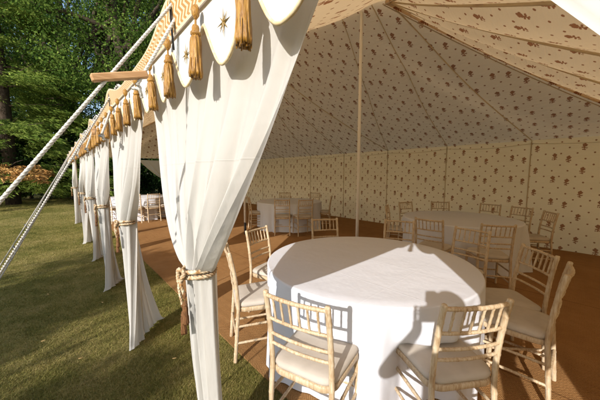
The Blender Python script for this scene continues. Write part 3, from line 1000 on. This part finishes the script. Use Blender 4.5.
def conifer(loc, H, R, label, mat, nwh=26, nbr=9, dead=None, group='trees beyond the lawn', seed=0):
    rr = random.Random(seed)
    r = empty('conifer_tree', (loc[0], loc[1], 0))
    mb = MB(); mb.tube([(0, 0, -.1), (0.05, 0, H * .5), (0, 0, H)], [H * .022, H * .014, .02], 12)
    cen = []; drs = []
    dc = []; dd = []
    for w in range(nwh):
        h = .7 + (H - .9) * (max(0, w + rr.uniform(-.5, .5)) / nwh) ** 1.05; Rw = R * (1 - .82 * (h / H) ** 1.3)
        h0 = h
        for b in range(nbr):
            h = max(.5, h0 + rr.uniform(-.45, .45)); az = rr.uniform(0, 2 * PI); ln = Rw * rr.uniform(.65, 1.12); rise = rr.uniform(-.12, .38)
            isdead = dead and dead[0] < h < dead[1] and abs(((az - dead[2] + PI) % (2 * PI)) - PI) < dead[3]
            ca, sa = math.cos(az), math.sin(az)
            if b % 2 == 0: mb.tube([(0, 0, h), (ca * ln * .5, sa * ln * .5, h + rise * ln * .5), (ca * ln * .95, sa * ln * .95, h + rise * ln * .6)], [.05 * (1 - h / H) + .015, .02, .005], 6)
            ns = int(85 * ln / R) + 16
            for i in range(ns):
                u = rr.uniform(.22, 1.0) ** .8; wd = .34 * ln * (1 - u * .75) + .12
                side = rr.uniform(-1, 1) * wd
                zz = h + rise * ln * (u - .45 * u * u) - .16 * abs(side) - .30 * u * u * ln * .5 + rr.uniform(-.17, .17)
                x = ca * ln * u - sa * side; y = sa * ln * u + ca * side
                for q in range(11):
                    sp = rr.uniform(-1.1, 1.1)
                    d = (ca * math.cos(sp) - sa * math.sin(sp), sa * math.cos(sp) + ca * math.sin(sp), rr.uniform(-.75, .0))
                    c = (x + d[0] * .11 + rr.uniform(-.10, .10), y + d[1] * .11 + rr.uniform(-.10, .10), zz + d[2] * .1 + rr.uniform(-.05, .05))
                    (dc if isdead else cen).append(c); (dd if isdead else drs).append(d)
    mb.build('trunk', MAT['bark'], r)
    np_mesh('crown', quads_from(np.array(cen), 0, .21, .15, drs=np.array(drs)), 4, mat, r)
    if dc:
        o = np_mesh('dead_bough', quads_from(np.array(dc), 0, .20, .34, drs=np.array(dd)), 4, MAT['brownleaf'], r)
        o['label'] = 'browned, orange bough low on the conifer'
    tag(r, label, 'tree', group); return r
def at(px, z): return W((px - 300) / FPX * z, z)
a_cam = math.atan2(-at(15, 13.5)[1], -at(15, 13.5)[0])
conifer(at(12, 13.6), 13.5, 5.0, 'nearest conifer with layered bright green sprays and a browned bough, far left of the lawn', MAT['conifer'], 20, 9, (1.75, 2.75, a_cam + .2, .6), seed=3)
conifer(at(62, 17.5), 9.5, 3.0, 'lower conifer behind the guy ropes, right of the nearest conifer', MAT['conifer'], 12, 8, None, seed=8)
broadleaf(at(128, 16.5), 18, 4.6, 2.6, 'tall leafy tree above the wooden guy slider', MAT['broad'], 330, 300, .115)
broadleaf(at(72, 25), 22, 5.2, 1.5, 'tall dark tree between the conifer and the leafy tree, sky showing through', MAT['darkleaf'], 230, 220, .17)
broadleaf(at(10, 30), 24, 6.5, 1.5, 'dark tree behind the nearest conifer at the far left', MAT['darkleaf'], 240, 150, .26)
broadleaf(at(165, 22), 19, 5.5, 1.5, 'tall tree rising behind the marquee eave', MAT['broad'], 220, 140, .19)
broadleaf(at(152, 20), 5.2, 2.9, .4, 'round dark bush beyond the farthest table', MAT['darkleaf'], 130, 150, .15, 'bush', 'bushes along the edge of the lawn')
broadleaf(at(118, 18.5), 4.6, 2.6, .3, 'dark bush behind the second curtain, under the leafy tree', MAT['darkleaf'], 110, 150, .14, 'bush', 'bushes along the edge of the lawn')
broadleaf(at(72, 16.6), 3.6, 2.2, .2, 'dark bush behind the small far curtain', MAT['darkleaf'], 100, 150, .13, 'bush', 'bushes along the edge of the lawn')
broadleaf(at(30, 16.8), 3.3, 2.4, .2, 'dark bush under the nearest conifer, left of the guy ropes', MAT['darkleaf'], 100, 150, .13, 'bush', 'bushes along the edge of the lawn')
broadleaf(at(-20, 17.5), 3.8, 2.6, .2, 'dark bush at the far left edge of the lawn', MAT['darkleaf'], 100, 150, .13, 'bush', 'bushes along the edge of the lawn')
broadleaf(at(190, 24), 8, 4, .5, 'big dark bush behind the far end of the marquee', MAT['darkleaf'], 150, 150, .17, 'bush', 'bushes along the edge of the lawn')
# hedge and trees on the sunny side of the lawn, out of frame, whose shade lies on the grass
SD = Vector((.932, .362)).normalized(); SN = Vector((-SD.y, SD.x))
EL = math.radians(25)
def sunward(q, s): p = SN * q - SD * s; return (p.x, p.y)
for i, (q, s, H, R) in enumerate(((1.5, 7.6, 3.85, 1.2), (3.0, 7.9, 3.95, 1.25), (4.6, 8.2, 6.2, 1.1), (5.7, 8.2, 3.6, 1.0))):
    broadleaf(sunward(q, s), H, R, .2, '%s on the sunny side, shading the lawn' % ('bush at the near end of the row', 'second bush from the row end', 'tallest bush of the row', 'bush at the far end of the row')[i], MAT['broad'], 100, 120, .13, 'bush', 'bushes on the sunny side of the lawn')

# a few dry leaves on the grass
lf = None
for i, (px, py) in enumerate(((38, 300), (94, 309), (142, 333), (28, 352), (166, 372), (66, 372))):
    zc = HC * FPX / (py - 174); p = W((px - 300) / FPX * zc, zc)
    if lf is None:
        mb = MB(); mb.grid(6, 4, lambda u, v: ((u - .5) * .05, (v - .5) * .03 * math.sin(PI * (.08 + .84 * u)), .006 * math.cos(5 * (v - .5)) + .004 * u))
        o = lf = mb.build('fallen_leaf', MAT['fallen'])
    else: o = lf.copy(); COL.objects.link(o)
    o.location = (p[0], p[1], .02); o.rotation_euler = (rnd.uniform(-.3, .3), rnd.uniform(-.3, .3), rnd.uniform(0, 6)); o.scale = (.6, .6, .6)
    tag(o, 'small dry leaf lying on the lawn', 'leaf', 'dry leaves scattered on the lawn')

# ------------------------------------------------------------------ the photographer, whose shadow falls on the near tablecloth
def PF(X, z, h): return Vector((*W(X, z), h * 1.01))
def skin(verts, edges, radii, name, mats, matfn, parent=None, lev=2, root=0):
    me = bpy.data.meshes.new(name + '_cage'); me.from_pydata(verts, edges, []); me.update()
    ob = bpy.data.objects.new(name + '_cage', me); COL.objects.link(ob)
    md = ob.modifiers.new('skin', 'SKIN'); md.use_smooth_shade = True
    if not me.skin_vertices: me.attributes.new('skin', 'SKIN', 'POINT') if False else None
    sv = me.skin_vertices[0].data
    for i, r in enumerate(radii):
        sv[i].radius = r if isinstance(r, tuple) else (r, r); sv[i].use_root = (i in (root if isinstance(root, (list, tuple)) else (root,)))
    sb = ob.modifiers.new('sub', 'SUBSURF'); sb.levels = lev; sb.render_levels = lev
    dg = bpy.context.evaluated_depsgraph_get(); dg.update()
    m2 = bpy.data.meshes.new_from_object(ob.evaluated_get(dg)); m2.name = name
    bpy.data.objects.remove(ob)
    m2.materials.clear()
    for m in mats: m2.materials.append(m)
    for p in m2.polygons:
        p.material_index = matfn(p.center); p.use_smooth = True
    o = bpy.data.objects.new(name, m2); COL.objects.link(o)
    if parent: o.parent = parent
    return o
def photographer():
    cx, cz = .02, -.30
    V = []; E = []; Rr = []
    def v(X, z, h, r, prev=None):
        V.append(PF(X, z, h)); Rr.append(r); i = len(V) - 1
        if prev is not None: E.append((prev, i))
        return i
    pel = v(cx, cz, .95, (.155, .115))
    sp = v(cx, cz + .01, 1.12, (.14, .105), pel); ch = v(cx, cz, 1.30, (.165, .115), sp)
    nb = v(cx - .005, cz + .0, 1.43, (.085, .075), ch); nk = v(cx - .01, cz + .02, 1.50, (.056, .056), nb)
    hb = v(cx - .01, cz + .035, 1.57, (.068, .078), nk); hm = v(cx - .01, cz + .035, 1.65, (.078, .098), hb); ht = v(cx - .01, cz + .025, 1.73, (.058, .07), hm)
    for s in (-1, 1):
        sh = v(cx + s * .17, cz, 1.37, .068, ch)
        if s < 0: el = v(cx - .36, cz + .12, 1.20, .046, sh); wr = v(-.095, -.10, 1.44, .030, el); pa = v(-.085, -.075, 1.50, (.024, .040), wr)
        else: el = v(cx + .34, cz + .10, 1.18, .046, sh); wr = v(.085, -.115, 1.44, .030, el); pa = v(.085, -.085, 1.50, (.024, .040), wr)
        hp = v(cx + s * .09, cz, .86, .092, pel); kn = v(cx + s * .11, cz + .02, .48, .062, hp); an = v(cx + s * .12, cz - .02, .10, .044, kn)
        to = v(cx + s * .135, cz + .14, .035, .036, an)
    def matfn(c):
        h = c.z; d = (c - PF(cx, cz, h)).length
        if h > 1.475 and d < .22: return 0
        if d > .14 and (c - PF(0, -.09, 1.47)).length < .15: return 0
        if h > .93: return 1
        if h > .075: return 2
        return 3
    body = skin(V, E, Rr, 'person', [MAT['skin'], MAT['shirt'], MAT['trousers'], MAT['shoe']], matfn)
    tag(body, 'standing photographer in navy shirt and grey trousers raising a camera just outside the opening', 'person')
    # fingers: four bent chains and a thumb on each hand, closed round the camera body
    for s in (-1, 1):
        FV = []; FE = []; FR = []; roots = []
        bx = .085 * s
        for k in range(4):
            h0 = 1.485 + .021 * k; ln = (.85, 1., .95, .8)[3 - k]
            b = len(FV); roots.append(b)
            FV += [PF(bx, -.072, h0), PF(bx + .004 * s, -.044 , h0 + .004), PF(bx - .012 * s * ln, -.0245, h0 + .004), PF(bx - .034 * s * ln, -.0225, h0)]
            FR += [.0095, .009, .0082, .007]; FE += [(b, b + 1), (b + 1, b + 2), (b + 2, b + 3)]
        b = len(FV); roots.append(b)
        FV += [PF(bx, -.09, 1.50), PF(bx - .004 * s, -.108, 1.52), PF(bx - .022 * s, -.110, 1.54), PF(bx - .035 * s, -.106, 1.555)]
        FR += [.012, .0105, .0095, .008]; FE += [(b, b + 1), (b + 1, b + 2), (b + 2, b + 3)]
        skin(FV, FE, FR, 'fingers', [MAT['skin']], lambda c: 0, body, 1, roots)
    # face and hair
    fc = PF(cx - .01, cz + .035, 1.65); fw = (PF(cx - .01, cz + 1, 1.65) - PF(cx - .01, cz, 1.65)).normalized(); rt = (PF(cx + 1, cz, 0) - PF(cx, cz, 0)).normalized()
    up = Vector((0, 0, 1))
    mb = MB(); mb.tube([fc + fw * .085 + up * .02, fc + fw * .105 - up * .012, fc + fw * .088 - up * .028], [.007, .013, .010], 10); mb.build('nose', MAT['skin'], body)
    mb = MB(); mb.tube([fc + fw * .083 - up * .055 - rt * .022, fc + fw * .094 - up * .056, fc + fw * .083 - up * .055 + rt * .022], [.003, .006, .003], 8, squash=1); mb.build('mouth', simple('lips', (.40, .17, .14), (.42, .19, .15)), body)
    for s in (-1, 1):
        mb = MB(); mb.lathe([(.001, -.011), (.008, -.008), (.011, 0), (.008, .008), (.001, .011)], fc + fw * .082 + rt * .030 * s + up * .012, 12); mb.build('eye', MAT['black_plastic'], body)
        mb = MB(); mb.tube([fc + rt * .078 * s + up * .03, fc + rt * .086 * s + up * .02 - fw * .012, fc + rt * .080 * s - up * .03], [.006, .012, .006], 8); mb.build('ear', MAT['skin'], body)
    mb = MB()
    def hair(u, v):
        a = 2 * PI * u; el = PI / 2 - v * 1.75
        d = rt * math.cos(el) * math.cos(a) * .092 + fw * math.cos(el) * math.sin(a) * .112 + up * math.sin(el) * .108
        front = max(0, math.sin(a))
        d = d * (1 + .02 * math.sin(11 * a) * v)
        q = fc + up * .022 - fw * .012 + d
        if front > .25 and q.z < fc.z + .065: q = q + fw * (-.05 * front) + up * (.065 - (q.z - fc.z)) * .9
        return q
    mb.grid(40, 14, hair, closed=True); mb.build('hair', MAT['hair'], body)
    # the camera in the hands
    rot = Matrix((rt, fw, up)).transposed()
    g = empty('hand_camera', PF(0, -.065, 1.52)); off = -Vector(g.location)
    def bx(c, d, nm, bev=.004):
        mb = MB(); mb.box(PF(*c) + off, d, rot, bev); return mb.build(nm, MAT['black_plastic'], g, smooth=False)
    bx((0, -.066, 1.527), (.138, .044, .088), 'body', .008); bx((0, -.066, 1.583), (.05, .04, .026), 'viewfinder', .008); bx((0, -.07, 1.635), (.070, .05, .085), 'flash_head', .008)
    mb = MB(); mb.tube([PF(0, -.045, 1.525) + off, PF(0, -.016, 1.525) + off], .034, 24); mb.build('lens', MAT['black_plastic'], g)
    tag(g, 'black camera held up in both hands of the standing photographer', 'camera')
photographer()

# ------------------------------------------------------------------ light, sky, camera
w = bpy.data.worlds.new('World'); S.world = w; w.use_nodes = True
nt = w.node_tree; nt.nodes.clear()
sky = nt.nodes.new('ShaderNodeTexSky'); sky.sky_type = 'NISHITA'; sky.sun_disc = False
sky.sun_elevation = EL; sky.sun_rotation = math.atan2(-SD.x, -SD.y)
bg = nt.nodes.new('ShaderNodeBackground'); bg.inputs[1].default_value = .15
wo = nt.nodes.new('ShaderNodeOutputWorld')
nt.links.new(sky.outputs[0], bg.inputs[0]); nt.links.new(bg.outputs[0], wo.inputs[0])
sl = bpy.data.lights.new('Sun', 'SUN'); sl.energy = 3.6; sl.angle = math.radians(.53); sl.color = (1, .96, .905)
so = bpy.data.objects.new('Sun', sl); COL.objects.link(so)
so.rotation_euler = Vector((SD.x * math.cos(EL), SD.y * math.cos(EL), -math.sin(EL))).to_track_quat('-Z', 'Y').to_euler()
cam = bpy.data.cameras.new('Camera'); co = bpy.data.objects.new('Camera', cam); COL.objects.link(co)
co.location = (0, 0, HC); co.rotation_euler = (PI / 2 - PITCH, 0, -YAW)
cam.sensor_width = 36; cam.lens = 36 * FPX / 600; cam.clip_start = .02; cam.clip_end = 1000
S.camera = co
S.view_settings.view_transform = 'Standard'; S.view_settings.look = 'None'; S.view_settings.gamma = 1
S.view_settings.use_curve_mapping = False; S.view_settings.exposure = 0.74
S.render.engine = 'CYCLES'
S.cycles.max_bounces = 10; S.cycles.diffuse_bounces = 6; S.cycles.transmission_bounces = 8
S.cycles.use_denoising = True
